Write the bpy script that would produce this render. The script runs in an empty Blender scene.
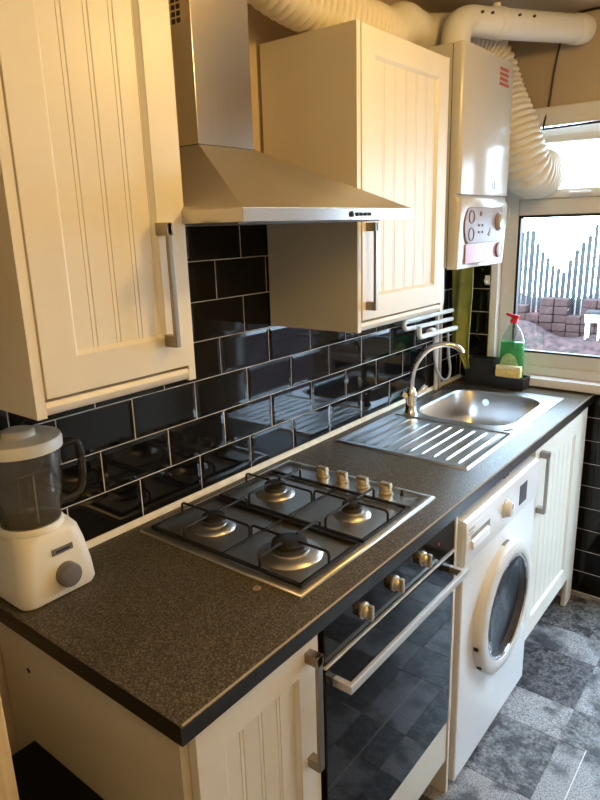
import bpy, bmesh, math, random
from mathutils import Vector, Matrix
random.seed(7)
PI = math.pi
S = bpy.context.scene
C = S.collection

# ------------------------------------------------------------------ camera
cd = bpy.data.cameras.new('camera'); cam = bpy.data.objects.new('camera', cd); C.objects.link(cam)
cd.sensor_fit = 'HORIZONTAL'; cd.sensor_width = 36.0; cd.lens = 637.97 * 36.0 / 600.0; cd.clip_start = 0.02
RX = (0.7872496, 0.61597683, -0.02847111); RY = (-0.13957654, 0.22297902, 0.96477912); RZ = (0.60063005, -0.75554808, 0.26151606)
cam.matrix_world = Matrix(((RX[0], RY[0], RZ[0], 1.2384), (RX[1], RY[1], RZ[1], -0.9087), (RX[2], RY[2], RZ[2], 1.6055), (0, 0, 0, 1)))
S.camera = cam
S.view_settings.view_transform = 'Standard'; S.view_settings.look = 'None'; S.view_settings.gamma = 1
S.view_settings.use_curve_mapping = False
S.view_settings.exposure = 0.0

# ------------------------------------------------------------------ sky (bright overcast)
W = bpy.data.worlds.new('sky'); S.world = W; W.use_nodes = True
bg = W.node_tree.nodes['Background']
bg.inputs[0].default_value = (0.58, 0.77, 1.0, 1); bg.inputs[1].default_value = 17.0
LAMP_POWER = 18.5
FILL_POWER = 12.5  # strength of the added fill lamp behind the camera

# ------------------------------------------------------------------ materials
MATS = {}
def principled(name):
    m = bpy.data.materials.new(name); m.use_nodes = True; MATS[name] = m
    nt = m.node_tree; return m, nt, nt.nodes['Principled BSDF']
def mat(name, col, rough=0.5, metal=0.0, coat=0.0, noise=0.0, nscale=20.0, bump=0.0, bscale=120.0, spec=None, stretch=None, trans=0.0, ior=None, sub=0.0):
    m, nt, b = principled(name)
    b.inputs['Roughness'].default_value = rough; b.inputs['Metallic'].default_value = metal
    b.inputs['Coat Weight'].default_value = coat; b.inputs['Coat Roughness'].default_value = 0.06
    if trans: b.inputs['Transmission Weight'].default_value = trans
    if ior: b.inputs['IOR'].default_value = ior
    if spec is not None: b.inputs['Specular IOR Level'].default_value = spec
    c4 = (*col, 1)
    b.inputs['Base Color'].default_value = c4
    tc = nt.nodes.new('ShaderNodeTexCoord'); mp = nt.nodes.new('ShaderNodeMapping')
    nt.links.new(tc.outputs['Object'], mp.inputs[0])
    if stretch: mp.inputs['Scale'].default_value = stretch
    if noise:
        n = nt.nodes.new('ShaderNodeTexNoise'); n.inputs['Scale'].default_value = nscale; n.inputs['Detail'].default_value = 4
        nt.links.new(mp.outputs[0], n.inputs['Vector'])
        r = nt.nodes.new('ShaderNodeValToRGB')
        r.color_ramp.elements[0].position = 0.3; r.color_ramp.elements[1].position = 0.7
        r.color_ramp.elements[0].color = (*[max(0, v * (1 - noise)) for v in col], 1)
        r.color_ramp.elements[1].color = (*[min(1, v * (1 + noise)) for v in col], 1)
        nt.links.new(n.outputs['Fac'], r.inputs[0]); nt.links.new(r.outputs[0], b.inputs['Base Color'])
    if bump:
        n2 = nt.nodes.new('ShaderNodeTexNoise'); n2.inputs['Scale'].default_value = bscale; n2.inputs['Detail'].default_value = 3
        nt.links.new(mp.outputs[0], n2.inputs['Vector'])
        bp = nt.nodes.new('ShaderNodeBump'); bp.inputs['Strength'].default_value = bump; bp.inputs['Distance'].default_value = 0.002
        nt.links.new(n2.outputs['Fac'], bp.inputs['Height']); nt.links.new(bp.outputs[0], b.inputs['Normal'])
    return m
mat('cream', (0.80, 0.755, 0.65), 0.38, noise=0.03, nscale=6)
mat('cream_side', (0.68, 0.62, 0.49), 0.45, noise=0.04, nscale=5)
mat('plaster', (0.52, 0.41, 0.29), 0.85, noise=0.06, nscale=4, bump=0.2, bscale=60)
mat('wall_paint', (0.72, 0.64, 0.53), 0.85, noise=0.05, nscale=4)
mat('ceiling_paint', (0.58, 0.50, 0.40), 0.9, noise=0.05, nscale=3)
mat('grout', (0.62, 0.58, 0.52), 0.9, noise=0.12, nscale=40)
mat('black_tile', (0.005, 0.005, 0.006), 0.06, spec=0.27, noise=0.3, nscale=3, bump=0.03, bscale=9)
mat('sealant', (0.80, 0.72, 0.54), 0.5, noise=0.1, nscale=30)
mat('steel', (0.64, 0.62, 0.58), 0.33, 1.0, noise=0.05, nscale=8, bump=0.05, bscale=90, stretch=(1, 0.05, 1))
mat('steel_hood', (0.58, 0.55, 0.50), 0.42, 1.0, noise=0.05, nscale=5, bump=0.05, bscale=150, stretch=(0.05, 1, 1))
mat('steel_chimney', (0.56, 0.53, 0.51), 0.20, 1.0, noise=0.05, nscale=5, bump=0.03, bscale=150, stretch=(1, 1, 0.05))
mat('steel_sink', (0.66, 0.67, 0.69), 0.30, 1.0, noise=0.05, nscale=8)
mat('chrome', (0.75, 0.75, 0.76), 0.10, 1.0)
mat('satin_nickel', (0.33, 0.29, 0.235), 0.38, 1.0)
mat('knob_nickel', (0.62, 0.57, 0.49), 0.34, 0.85)
mat('silver_bar', (0.82, 0.80, 0.76), 0.48, 1.0)
mat('black_enamel', (0.008, 0.0075, 0.007), 0.55)
mat('black_plastic', (0.012, 0.012, 0.014), 0.45)
mat('black_matte', (0.003, 0.003, 0.003), 0.85, spec=0.2)
mat('black_glass', (0.005, 0.005, 0.006), 0.04, spec=0.2)
mat('dark_grey', (0.045, 0.045, 0.045), 0.5)
mat('drawer_shade', (0.30, 0.26, 0.21), 0.5)
mat('mid_grey', (0.16, 0.15, 0.14), 0.45)
mat('knob_gold', (0.62, 0.54, 0.40), 0.35, 0.7)
mat('white_enamel', (0.88, 0.88, 0.88), 0.22, noise=0.02, nscale=4)
mat('white_plastic', (0.78, 0.77, 0.74), 0.38)
mat('upvc', (0.72, 0.70, 0.65), 0.40, noise=0.04, nscale=5)
mat('boiler_white', (0.53, 0.505, 0.455), 0.18, noise=0.02, nscale=4)
mat('boiler_pink', (0.50, 0.22, 0.27), 0.3)
mat('boiler_panel', (0.27, 0.18, 0.135), 0.35)
mat('ink_brown', (0.22, 0.11, 0.07), 0.5)
mat('ink_red', (0.42, 0.06, 0.05), 0.5)
mat('hose_plastic', (0.72, 0.66, 0.54), 0.45, noise=0.04, nscale=10)
mat('hose_white', (0.68, 0.64, 0.56), 0.45, noise=0.04, nscale=10)
mat('pipe_paint', (0.74, 0.72, 0.68), 0.4, noise=0.08, nscale=25)
mat('pipe_grey', (0.38, 0.39, 0.40), 0.4)
mat('copper_dull', (0.45, 0.35, 0.26), 0.4, 0.6)
mat('towel_green', (0.30, 0.29, 0.055), 0.95, noise=0.25, nscale=14, bump=0.9, bscale=260)
mat('sponge_yellow', (0.85, 0.70, 0.28), 0.95, noise=0.15, nscale=80, bump=0.8, bscale=160)
mat('sponge_pale', (0.86, 0.78, 0.52), 0.95, noise=0.1, nscale=80)
mat('soap_label', (0.42, 0.62, 0.36), 0.5, noise=0.3, nscale=60)
mat('cap_red', (0.70, 0.015, 0.03), 0.35)
mat('blender_cream', (0.84, 0.79, 0.66), 0.35)
mat('timber', (0.62, 0.46, 0.24), 0.6, noise=0.15, nscale=12, stretch=(8, 8, 0.5))
mat('stain_brown', (0.28, 0.15, 0.07), 0.7)
mat('stain_sheen_pale', (0.36, 0.29, 0.19), 0.7)  # tan of the burn ring and of the painted edge sheen
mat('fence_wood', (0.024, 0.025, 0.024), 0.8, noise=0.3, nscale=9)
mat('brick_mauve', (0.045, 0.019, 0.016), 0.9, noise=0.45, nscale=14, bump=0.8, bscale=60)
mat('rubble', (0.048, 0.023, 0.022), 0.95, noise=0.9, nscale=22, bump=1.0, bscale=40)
mat('paving', (0.25, 0.25, 0.26), 0.9, noise=0.2, nscale=6)
mat('leaf', (0.03, 0.06, 0.015), 0.7, noise=0.4, nscale=12)
mat('bulb_glass', (0.9, 0.85, 0.7), 0.3)
m, nt, b = principled('bulb_lit')
b.inputs['Emission Color'].default_value = (1.0, 0.68, 0.33, 1); b.inputs['Emission Strength'].default_value = 30

m, nt, b = principled('fill_lamp_glow')  # glow of the added fill lamp
b.inputs['Emission Color'].default_value = (1.0, 0.72, 0.36, 1); b.inputs['Emission Strength'].default_value = 3

def pane_mat(name, tint, refl_rough=0.0, haze=0.0, ior=1.5, hcol=(0.5, 0.46, 0.40)):
    m = bpy.data.materials.new(name); m.use_nodes = True; MATS[name] = m
    nt = m.node_tree; nt.nodes.clear()
    o = nt.nodes.new('ShaderNodeOutputMaterial'); mx = nt.nodes.new('ShaderNodeMixShader'); lw = nt.nodes.new('ShaderNodeLayerWeight'); lw.inputs[0].default_value = 0.5
    pw = nt.nodes.new('ShaderNodeMath'); pw.operation = 'POWER'; pw.inputs[1].default_value = 5.0; nt.links.new(lw.outputs['Facing'], pw.inputs[0])
    f0 = ((ior - 1) / (ior + 1)) ** 2
    f = nt.nodes.new('ShaderNodeMath'); f.operation = 'MULTIPLY_ADD'; f.inputs[1].default_value = 1 - f0; f.inputs[2].default_value = f0; nt.links.new(pw.outputs[0], f.inputs[0])
    t = nt.nodes.new('ShaderNodeBsdfTransparent'); t.inputs[0].default_value = (*tint, 1)
    g = nt.nodes.new('ShaderNodeBsdfGlossy'); g.inputs['Roughness'].default_value = refl_rough
    nt.links.new(f.outputs[0], mx.inputs[0]); nt.links.new(t.outputs[0], mx.inputs[1]); nt.links.new(g.outputs[0], mx.inputs[2])
    last = mx
    if haze:
        m2 = nt.nodes.new('ShaderNodeMixShader'); d = nt.nodes.new('ShaderNodeBsdfDiffuse'); d.inputs[0].default_value = (*hcol, 1)
        m2.inputs[0].default_value = haze
        nt.links.new(mx.outputs[0], m2.inputs[1]); nt.links.new(d.outputs[0], m2.inputs[2]); last = m2
    nt.links.new(last.outputs[0], o.inputs[0]); return m
pane_mat('window_glass', (0.97, 0.99, 0.98))
pane_mat('clear_plastic', (0.72, 0.72, 0.70), 0.08, 0.10)
pane_mat('smoked_plastic', (0.30, 0.30, 0.30), 0.05, 0.06)
pane_mat('bottle_clear', (0.86, 0.93, 0.90), 0.05, 0.12)
pane_mat('soap_green', (0.05, 0.85, 0.42), 0.05, 0.40, hcol=(0.0, 0.48, 0.17))
pane_mat('door_glass', (0.35, 0.36, 0.40), 0.02)

# speckled laminate worktop
m, nt, b = principled('laminate')
tc = nt.nodes.new('ShaderNodeTexCoord')
v1 = nt.nodes.new('ShaderNodeTexVoronoi'); v1.inputs['Scale'].default_value = 420
n1 = nt.nodes.new('ShaderNodeTexNoise'); n1.inputs['Scale'].default_value = 260; n1.inputs['Detail'].default_value = 3
for n in (v1, n1): nt.links.new(tc.outputs['Object'], n.inputs['Vector'])
r1 = nt.nodes.new('ShaderNodeValToRGB'); e = r1.color_ramp.elements
e[0].position = 0.42; e[0].color = (0.034, 0.029, 0.020, 1); e[1].position = 0.72; e[1].color = (0.16, 0.132, 0.084, 1)
x = e.new(0.56); x.color = (0.085, 0.070, 0.044, 1)
nt.links.new(n1.outputs['Fac'], r1.inputs[0])
sp = nt.nodes.new('ShaderNodeSeparateColor'); nt.links.new(v1.outputs['Color'], sp.inputs[0])
r2 = nt.nodes.new('ShaderNodeValToRGB'); r2.color_ramp.elements[0].position = 0.80; r2.color_ramp.elements[1].position = 0.97
nt.links.new(sp.outputs[0], r2.inputs[0])
mx = nt.nodes.new('ShaderNodeMix'); mx.data_type = 'RGBA'
nt.links.new(r2.outputs[0], mx.inputs[0]); nt.links.new(r1.outputs[0], mx.inputs[6]); mx.inputs[7].default_value = (0.18, 0.15, 0.10, 1)
nt.links.new(mx.outputs[2], b.inputs['Base Color']); b.inputs['Roughness'].default_value = 0.36; b.inputs['Specular IOR Level'].default_value = 0.35
mat('laminate_edge', (0.012, 0.012, 0.013), 0.3, noise=0.3, nscale=60)

# mottled stone floor tiles, three tones
def stone(name, dark, light, scale, blot):
    m, nt, b = principled(name)
    tc = nt.nodes.new('ShaderNodeTexCoord'); oi = nt.nodes.new('ShaderNodeObjectInfo')
    ad = nt.nodes.new('ShaderNodeVectorMath'); ad.operation = 'ADD'
    cx = nt.nodes.new('ShaderNodeCombineXYZ')
    mu = nt.nodes.new('ShaderNodeMath'); mu.operation = 'MULTIPLY'; mu.inputs[1].default_value = 40
    nt.links.new(oi.outputs['Random'], mu.inputs[0])
    for i in range(3): nt.links.new(mu.outputs[0], cx.inputs[i])
    nt.links.new(tc.outputs['Object'], ad.inputs[0]); nt.links.new(cx.outputs[0], ad.inputs[1])
    n = nt.nodes.new('ShaderNodeTexNoise'); n.inputs['Scale'].default_value = scale; n.inputs['Detail'].default_value = 8; n.inputs['Roughness'].default_value = 0.78
    n2 = nt.nodes.new('ShaderNodeTexNoise'); n2.inputs['Scale'].default_value = blot; n2.inputs['Detail'].default_value = 3
    nt.links.new(ad.outputs[0], n.inputs['Vector']); nt.links.new(ad.outputs[0], n2.inputs['Vector'])
    r = nt.nodes.new('ShaderNodeValToRGB'); r.color_ramp.elements[0].position = 0.38; r.color_ramp.elements[1].position = 0.64
    r.color_ramp.elements[0].color = (*dark, 1); r.color_ramp.elements[1].color = (*light, 1)
    nt.links.new(n.outputs['Fac'], r.inputs[0])
    r2 = nt.nodes.new('ShaderNodeValToRGB'); r2.color_ramp.elements[0].position = 0.36; r2.color_ramp.elements[1].position = 0.55
    r2.color_ramp.elements[0].color = (0.22, 0.22, 0.24, 1); r2.color_ramp.elements[1].color = (1, 1, 1, 1)
    nt.links.new(n2.outputs['Fac'], r2.inputs[0])
    k = nt.nodes.new('ShaderNodeMix'); k.data_type = 'RGBA'; k.blend_type = 'MULTIPLY'; k.inputs[0].default_value = 1
    nt.links.new(r.outputs[0], k.inputs[6]); nt.links.new(r2.outputs[0], k.inputs[7])
    nt.links.new(k.outputs[2], b.inputs['Base Color'])
    b.inputs['Roughness'].default_value = 0.36
stone('stone_dark', (0.010, 0.010, 0.013), (0.24, 0.24, 0.26), 90, 38)
stone('stone_mid', (0.03, 0.032, 0.035), (0.33, 0.34, 0.35), 80, 26)
stone('stone_light', (0.07, 0.072, 0.08), (0.60, 0.61, 0.64), 190, 12)

# ------------------------------------------------------------------ mesh builder
class MB:
    def __init__(s): s.bm = bmesh.new(); s.wn = False
    def merge(s, t):
        me = bpy.data.meshes.new('t'); t.to_mesh(me); t.free(); s.bm.from_mesh(me); bpy.data.meshes.remove(me); return s
    def box(s, x0, x1, y0, y1, z0, z1, bev=0.0, seg=2):
        t = bmesh.new(); bmesh.ops.create_cube(t, size=1)
        for v in t.verts: v.co = ((x0 + x1) / 2 + v.co.x * (x1 - x0), (y0 + y1) / 2 + v.co.y * (y1 - y0), (z0 + z1) / 2 + v.co.z * (z1 - z0))
        if bev: s.wn = True; bmesh.ops.bevel(t, geom=t.edges[:], offset=bev, segments=seg, profile=0.5, affect='EDGES')
        return s.merge(t)
    def tube(s, path, r, seg=14, cap=True):
        P = [Vector(p) for p in path]; n = len(P); rings = []; up = None
        for i, p in enumerate(P):
            d = (P[min(i + 1, n - 1)] - P[max(i - 1, 0)]).normalized()
            if up is None:
                up = Vector((0, 0, 1)) if abs(d.z) < 0.9 else Vector((1, 0, 0))
            a = (up - d * up.dot(d)).normalized(); up = a; bb = d.cross(a)
            ring = []
            for k in range(seg):
                th = 2 * PI * k / seg
                rr = r(i, th) if callable(r) else (r[i] if isinstance(r, (list, tuple)) else r)
                ring.append(s.bm.verts.new(p + (a * math.cos(th) + bb * math.sin(th)) * rr))
            rings.append(ring)
        for i in range(n - 1):
            for k in range(seg):
                s.bm.faces.new((rings[i][k], rings[i][(k + 1) % seg], rings[i + 1][(k + 1) % seg], rings[i + 1][k]))
        if cap:
            s.bm.faces.new(rings[0][::-1]); s.bm.faces.new(rings[-1])
        return s
    def lathe(s, prof, org, ax='z', seg=32, cap0=True, cap1=True):
        """prof: list of (radius, height along axis)"""
        o = Vector(org); D = {'z': (Vector((1, 0, 0)), Vector((0, 1, 0)), Vector((0, 0, 1))), 'x': (Vector((0, 1, 0)), Vector((0, 0, 1)), Vector((1, 0, 0))), 'y': (Vector((0, 0, 1)), Vector((1, 0, 0)), Vector((0, 1, 0)))}
        a, b_, c = D[ax] if isinstance(ax, str) else ax
        rings = [[s.bm.verts.new(o + (a * math.cos(2 * PI * k / seg) + b_ * math.sin(2 * PI * k / seg)) * max(r, 1e-4) + c * h) for k in range(seg)] for r, h in prof]
        for i in range(len(rings) - 1):
            for k in range(seg):
                s.bm.faces.new((rings[i][k], rings[i][(k + 1) % seg], rings[i + 1][(k + 1) % seg], rings[i + 1][k]))
        if cap0: s.bm.faces.new(rings[0][::-1])
        if cap1: s.bm.faces.new(rings[-1])
        return s
    def prism(s, poly, ax, a0, a1):
        """poly in the two other axes (cyclic order: x->(y,z), y->(x,z), z->(x,y))"""
        f = {'x': lambda p, t: (t, p[0], p[1]), 'y': lambda p, t: (p[0], t, p[1]), 'z': lambda p, t: (p[0], p[1], t)}[ax]
        A = [s.bm.verts.new(f(p, a0)) for p in poly]; B = [s.bm.verts.new(f(p, a1)) for p in poly]; n = len(poly)
        s.bm.faces.new(A); s.bm.faces.new(B[::-1])
        for i in range(n): s.bm.faces.new((A[i], B[i], B[(i + 1) % n], A[(i + 1) % n]))
        return s
    def loops(s, loops, cap0=False, cap1=False):
        R = [[s.bm.verts.new(p) for p in L] for L in loops]; n = len(R[0])
        for i in range(len(R) - 1):
            for k in range(n): s.bm.faces.new((R[i][k], R[i][(k + 1) % n], R[i + 1][(k + 1) % n], R[i + 1][k]))
        if cap0: s.bm.faces.new(R[0][::-1])
        if cap1: s.bm.faces.new(R[-1])
        return s
    def grid(s, fn, nu, nv):
        V = [[s.bm.verts.new(fn(i / nu, j / nv)) for j in range(nv + 1)] for i in range(nu + 1)]
        for i in range(nu):
            for j in range(nv): s.bm.faces.new((V[i][j], V[i + 1][j], V[i + 1][j + 1], V[i][j + 1]))
        return s
def rrect(cx, cy, w, h, r, z, n=8):
    out = []
    for q, (sx, sy) in enumerate(((1, 1), (-1, 1), (-1, -1), (1, -1))):
        for k in range(n + 1):
            t = PI / 2 * (q + k / n)
            out.append((cx + sx * (w / 2 - r) + r * math.cos(t), cy + sy * (h / 2 - r) + r * math.sin(t), z))
    return out
def smooth_path(pts, n=8):
    P = [Vector(p) for p in pts]; out = []
    for i in range(len(P) - 1):
        p0, p1, p2, p3 = P[max(i - 1, 0)], P[i], P[i + 1], P[min(i + 2, len(P) - 1)]
        for k in range(n):
            t = k / n
            out.append(0.5 * ((2 * p1) + (p2 - p0) * t + (2 * p0 - 5 * p1 + 4 * p2 - p3) * t * t + (3 * p1 - p0 - 3 * p2 + p3) * t ** 3))
    out.append(P[-1]); return out
def resample(path, step):
    out = [path[0]]; acc = 0.0
    for a, b_ in zip(path, path[1:]):
        L = (b_ - a).length; d = step - acc
        while d <= L: out.append(a + (b_ - a) * (d / L)); d += step
        acc = (acc + L) % step
    return out

WL = {}
def props(o, label=None, cat=None, group=None, kind=None):
    if label: o['label'] = label
    if cat: o['category'] = cat
    if group: o['group'] = group
    if kind: o['kind'] = kind
    return o
def thing(name, label, cat, loc=(0, 0, 0), group=None, kind=None):
    o = bpy.data.objects.new(name, None); C.objects.link(o); o.location = loc; o.empty_display_size = 0.05
    WL[o] = Vector(loc); return props(o, label, cat, group, kind)
def put(name, me, loc, parent=None):
    o = bpy.data.objects.new(name, me); C.objects.link(o); loc = Vector(loc); WL[o] = loc
    if parent is not None: o.parent = parent; o.location = loc - WL[parent]
    else: o.location = loc
    return o
def mesh_of(mb, name, material, smooth=True, angle=40):
    bm = mb.bm
    bmesh.ops.recalc_face_normals(bm, faces=bm.faces[:])
    me = bpy.data.meshes.new(name)
    lo = [min(v.co[i] for v in bm.verts) for i in range(3)]; hi = [max(v.co[i] for v in bm.verts) for i in range(3)]
    c = Vector([(lo[i] + hi[i]) / 2 for i in range(3)])
    for v in bm.verts: v.co -= c
    bm.to_mesh(me); bm.free()
    me.materials.append(MATS[material])
    if smooth:
        me.polygons.foreach_set('use_smooth', [True] * len(me.polygons)); me.set_sharp_from_angle(angle=math.radians(angle))
    return me, c
def part(name, mb, material, parent=None, smooth=True, angle=40, label=None, cat=None, group=None, kind=None):
    wn = mb.wn
    me, c = mesh_of(mb, name, material, smooth, angle)
    o = put(name, me, c, parent)
    if wn and smooth:
        w = o.modifiers.new('weighted_normal', 'WEIGHTED_NORMAL'); w.keep_sharp = True; w.weight = 100
    return props(o, label, cat, group, kind)
def again(src, name, delta, parent):
    """another copy of a part, sharing its mesh, moved by delta"""
    o = put(name, src.data, WL[src] + Vector(delta), parent); return o
def text(name, s, size, loc, rot, material, parent, depth=0.0003):
    cu = bpy.data.curves.new('t', 'FONT'); cu.body = s; cu.size = size; cu.align_x = 'CENTER'; cu.align_y = 'CENTER'; cu.extrude = depth
    t = bpy.data.objects.new('t', cu); C.objects.link(t)
    bpy.context.view_layer.update()
    me = bpy.data.meshes.new_from_object(t.evaluated_get(bpy.context.evaluated_depsgraph_get()))
    bpy.data.objects.remove(t); me.name = name; me.materials.clear(); me.materials.append(MATS[material])
    o = put(name, me, loc, parent); o.rotation_euler = rot; return o
ROTX = (PI / 2, 0, PI / 2)        # text facing +x, reading along +y

# ------------------------------------------------------------------ key measures (metres)
WT = 0.900       # worktop top
YF = 1.870       # window wall
Y0 = -0.414      # near end of worktop
XW = 0.603       # worktop front
ZC = 2.36        # ceiling
ZF = -0.035      # floor

# ================================================================== SETTING
def wall(name, x0, x1, y0, y1, z0, z1, m, **k):
    return part(name, MB().box(x0, x1, y0, y1, z0, z1), m, None, smooth=False, kind='structure', **k)
floor = part('floor', MB().box(-0.1, 2.4, -2.3, 2.0, ZF - 0.12, ZF - 0.004), 'dark_grey', smooth=False, kind='structure')
ceiling = wall('ceiling', -0.1, 2.4, -2.3, 2.0, ZC, ZC + 0.1, 'ceiling_paint')
wall_left = wall('wall_left', -0.12, -0.006, -2.3, 2.0, ZF - 0.12, ZC, 'plaster')
wall_right = wall('wall_right', 1.85, 1.97, -2.3, 2.0, ZF - 0.12, ZC, 'wall_paint')
wall_near = wall('wall_near', -0.1, 2.3, -2.32, -2.2, ZF - 0.12, ZC, 'plaster')
# window wall around the opening (x .117..1.30, z .93..2.035)
WX0, WX1, WZ0, WZ1 = 0.133, 0.735, 0.93, 2.035
GX0, GX1, GZ1 = 0.735, 1.62, 2.035
t = MB()
t.box(-0.01, WX0, YF + 0.006, YF + 0.13, ZF - 0.12, ZC); t.box(GX1, 2.21, YF + 0.006, YF + 0.13, ZF - 0.12, ZC)
t.box(WX0, WX1, YF + 0.006, YF + 0.13, ZF - 0.12, WZ0); t.box(WX0, GX1, YF + 0.006, YF + 0.13, WZ1, ZC)
t.box(GX0, GX1, YF + 0.006, YF + 0.13, ZF - 0.12, ZF - 0.002)
wall_far = part('wall_far', t, 'plaster', smooth=False, kind='structure')

# ---- metro tiles: bevelled face, one object each
TP, TH, TL, TT = 0.203, 0.103, 0.200, 0.1005
def tile_mesh(w, h, d=0.0019, bw=0.011):
    """bevelled tile lying in the yz plane, face towards +x"""
    mb = MB(); L = []
    for ins, x in ((0, -0.003), (0, 0.0006), (0.0004, 0.0009), (min(bw, w * .3, h * .3), d)):
        a, c = w / 2 - ins, h / 2 - ins
        L.append([(x, -a, -c), (x, a, -c), (x, a, c), (x, -a, c)])
    mb.loops(L, True, True)
    bm = mb.bm; bmesh.ops.recalc_face_normals(bm, faces=bm.faces[:])
    me = bpy.data.meshes.new('tile'); bm.to_mesh(me); bm.free(); me.materials.append(MATS['black_tile']); return me
TM = {}
def tile_of(w, h):
    k = (round(w, 4), round(h, 4))
    if k not in TM: TM[k] = tile_mesh(*k)
    return TM[k]
part('grout_bed', MB().box(-0.006, 0.0002, -0.52, YF, 0.86, 1.705), 'grout', wall_left, smooth=False)
ZT = 0.9132                       # underside of the first course
for j in range(8):
    off = 0.0 if j % 2 == 0 else -TP / 2
    for k in range(-3, 10):
        y0 = k * TP + off + 0.0015; y1 = y0 + TL
        y0 = max(y0, -0.515); y1 = min(y1, YF - 0.002)
        if y1 - y0 < 0.012: continue
        zc = ZT - 0.0015 + j * TH + TT / 2
        if zc > 1.42 and (y1 < -0.09 or y0 > 0.56): continue
        o = put('tile', tile_of(y1 - y0, TT), (0, (y0 + y1) / 2, zc), wall_left)
        o.rotation_euler = (random.uniform(-.002, .002), random.uniform(-.004, .004), random.uniform(-.004, .004))
# far wall tiles: left of the window and in the corner beyond the units
t = MB(); t.box(0, WX0, YF - 0.0002, YF + 0.006, 0.86, 1.75); t.box(0.56, 0.715, YF - 0.0002, YF + 0.006, ZF, 0.925)
part('grout_bed', t, 'grout', wall_far, smooth=False)
for j in range(8):
    zc = 0.955 + j * TH
    if j % 2 == 0: segs = ((0.004, 0.130),)
    else: segs = ((0.004, 0.130),)
    for a, b_ in segs:
        o = put('tile', tile_of(b_ - a, TT), ((a + b_) / 2, YF, zc), wall_far); o.rotation_euler = (0, 0, -PI / 2)
for j in range(10):
    z0 = -0.029 + j * TH; z1 = z0 + TT
    z0 = max(z0, ZF + 0.003); z1 = min(z1, 0.925)
    if z1 - z0 < 0.01: continue
    for a, b_ in ((0.57, 0.712),):
        o = put('tile', tile_of(b_ - a, z1 - z0), ((a + b_) / 2, YF, (z0 + z1) / 2), wall_far); o.rotation_euler = (0, 0, -PI / 2)
part('trim_2', MB().prism([(0.0, WT), (0.013, WT), (0.011, WT + 0.007), (0.004, WT + 0.0135), (0.0, WT + 0.0135)], 'y', Y0, YF), 'sealant', None, kind='structure')
# boxed head above the window
part('trim_3', MB().box(WX0, WX1 - 0.02, YF - 0.018, YF + 0.006, 1.965, WZ1, 0.004), 'upvc', None, kind='structure')
# door lining that just shows at the lower left
part('trim_4', MB().box(0.40, 0.472, -0.665, -0.60, ZF, 2.05, 0.003), 'timber', None, kind='structure')
wall('wall_doorway', -0.006, 0.40, -0.655, -0.61, ZF, ZC, 'plaster')

# ---- floor tiles: big squares, strips and small squares, tight joints
PB, PS = 0.278, 0.170; PP = PB + PS
def slab(w, h):
    mb = MB(); L = []
    for ins, z in ((0, -0.004), (0, -0.0006), (0.001, 0.0)):
        a, c = w / 2 - ins, h / 2 - ins
        L.append([(-a, -c, z), (a, -c, z), (a, c, z), (-a, c, z)])
    mb.loops(L, False, True); bm = mb.bm; bmesh.ops.recalc_face_normals(bm, faces=bm.faces[:])
    me = bpy.data.meshes.new('floor_tile'); bm.to_mesh(me); bm.free(); return me
SL = {}
def slab_of(w, h, mt):
    k = (round(w, 3), round(h, 3), mt)
    if k not in SL: SL[k] = slab(w, h); SL[k].materials.append(MATS[mt])
    return SL[k]
GX, GY = 0.530, 1.110             # corner of one dark square
for i in range(-2, 4):
    for j in range(-6, 2):
        x, y = GX + i * PP, GY + j * PP
        for (dx, w, bx) in ((0, PB, 1), (PB, PS, 0)):
            for (dy, h, by) in ((0, PB, 1), (PB, PS, 0)):
                x0, x1, y0, y1 = x + dx, x + dx + w, y + dy, y + dy + h
                x0 = max(x0, 0.02); x1 = min(x1, 2.2); y0 = max(y0, -2.2); y1 = min(y1, YF)
                if x1 - x0 < 0.02 or y1 - y0 < 0.02: continue
                if bx and by: mt = ('stone_dark', 'stone_mid')[(i + j) % 2]
                elif bx or by: mt = 'stone_light'
                else: mt = 'stone_mid' if (i + j) % 2 else 'stone_dark'
                put('floor_tile', slab_of(x1 - x0 - 0.0012, y1 - y0 - 0.0012, mt), ((x0 + x1) / 2, (y0 + y1) / 2, ZF), floor)

part('floor_seam', MB().box(0.8885, 0.8915, -2.2, 0.945, ZF - 0.003, ZF + 0.0006), 'pipe_paint', floor, smooth=False)

# ---- window
win = thing('window_1', 'white plastic framed window above the sink with small top light', 'window', (0.7, YF, 0.95), kind='structure')
YW = YF + 0.035                   # inner face of the fixed frame
t = MB()
for a in ((WX0, 0.163, WZ0, 1.965), (WX1 - 0.030, WX1, WZ0, 1.965)): t.box(a[0], a[1], YF - 0.004, YF + 0.10, a[2], a[3], 0.003)
part('window_lining', t, 'white_enamel', win)
t = MB()
t.box(0.163, 0.226, YW, YW + 0.06, 0.95, 1.965, 0.006)
t.box(0.655, WX1 - 0.030, YW, YW + 0.06, 0.95, 1.965, 0.006)
t.box(0.2255, 0.6555, YW, YW + 0.06, 1.625, 1.690, 0.006)      # transom
t.box(0.2255, 0.6555, YW, YW + 0.06, 1.925, 1.965, 0.006)      # head
t.box(0.2255, 0.6555, YW, YW + 0.06, 0.95, 1.040, 0.006)       # bottom rail
t.box(0.163, 0.705, YW - 0.016, YW + 0.02, 0.945, 0.985, 0.004)
part('window_frame', t, 'upvc', win)
t = MB()
for a in ((0.226, 0.236, 1.04, 1.625), (0.645, 0.655, 1.04, 1.625)): t.box(a[0], a[1], YW + 0.004, YW + 0.03, a[2], a[3])
t.box(0.226, 0.655, YW + 0.004, YW + 0.03, 1.615, 1.625); t.box(0.226, 0.655, YW + 0.004, YW + 0.03, 1.04, 1.048)
part('gasket', t, 'black_plastic', win)
part('pane', MB().box(0.236, 0.645, YW + 0.024, YW + 0.028, 1.048, 1.615), 'window_glass', win, smooth=False)
sash = MB()
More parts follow.
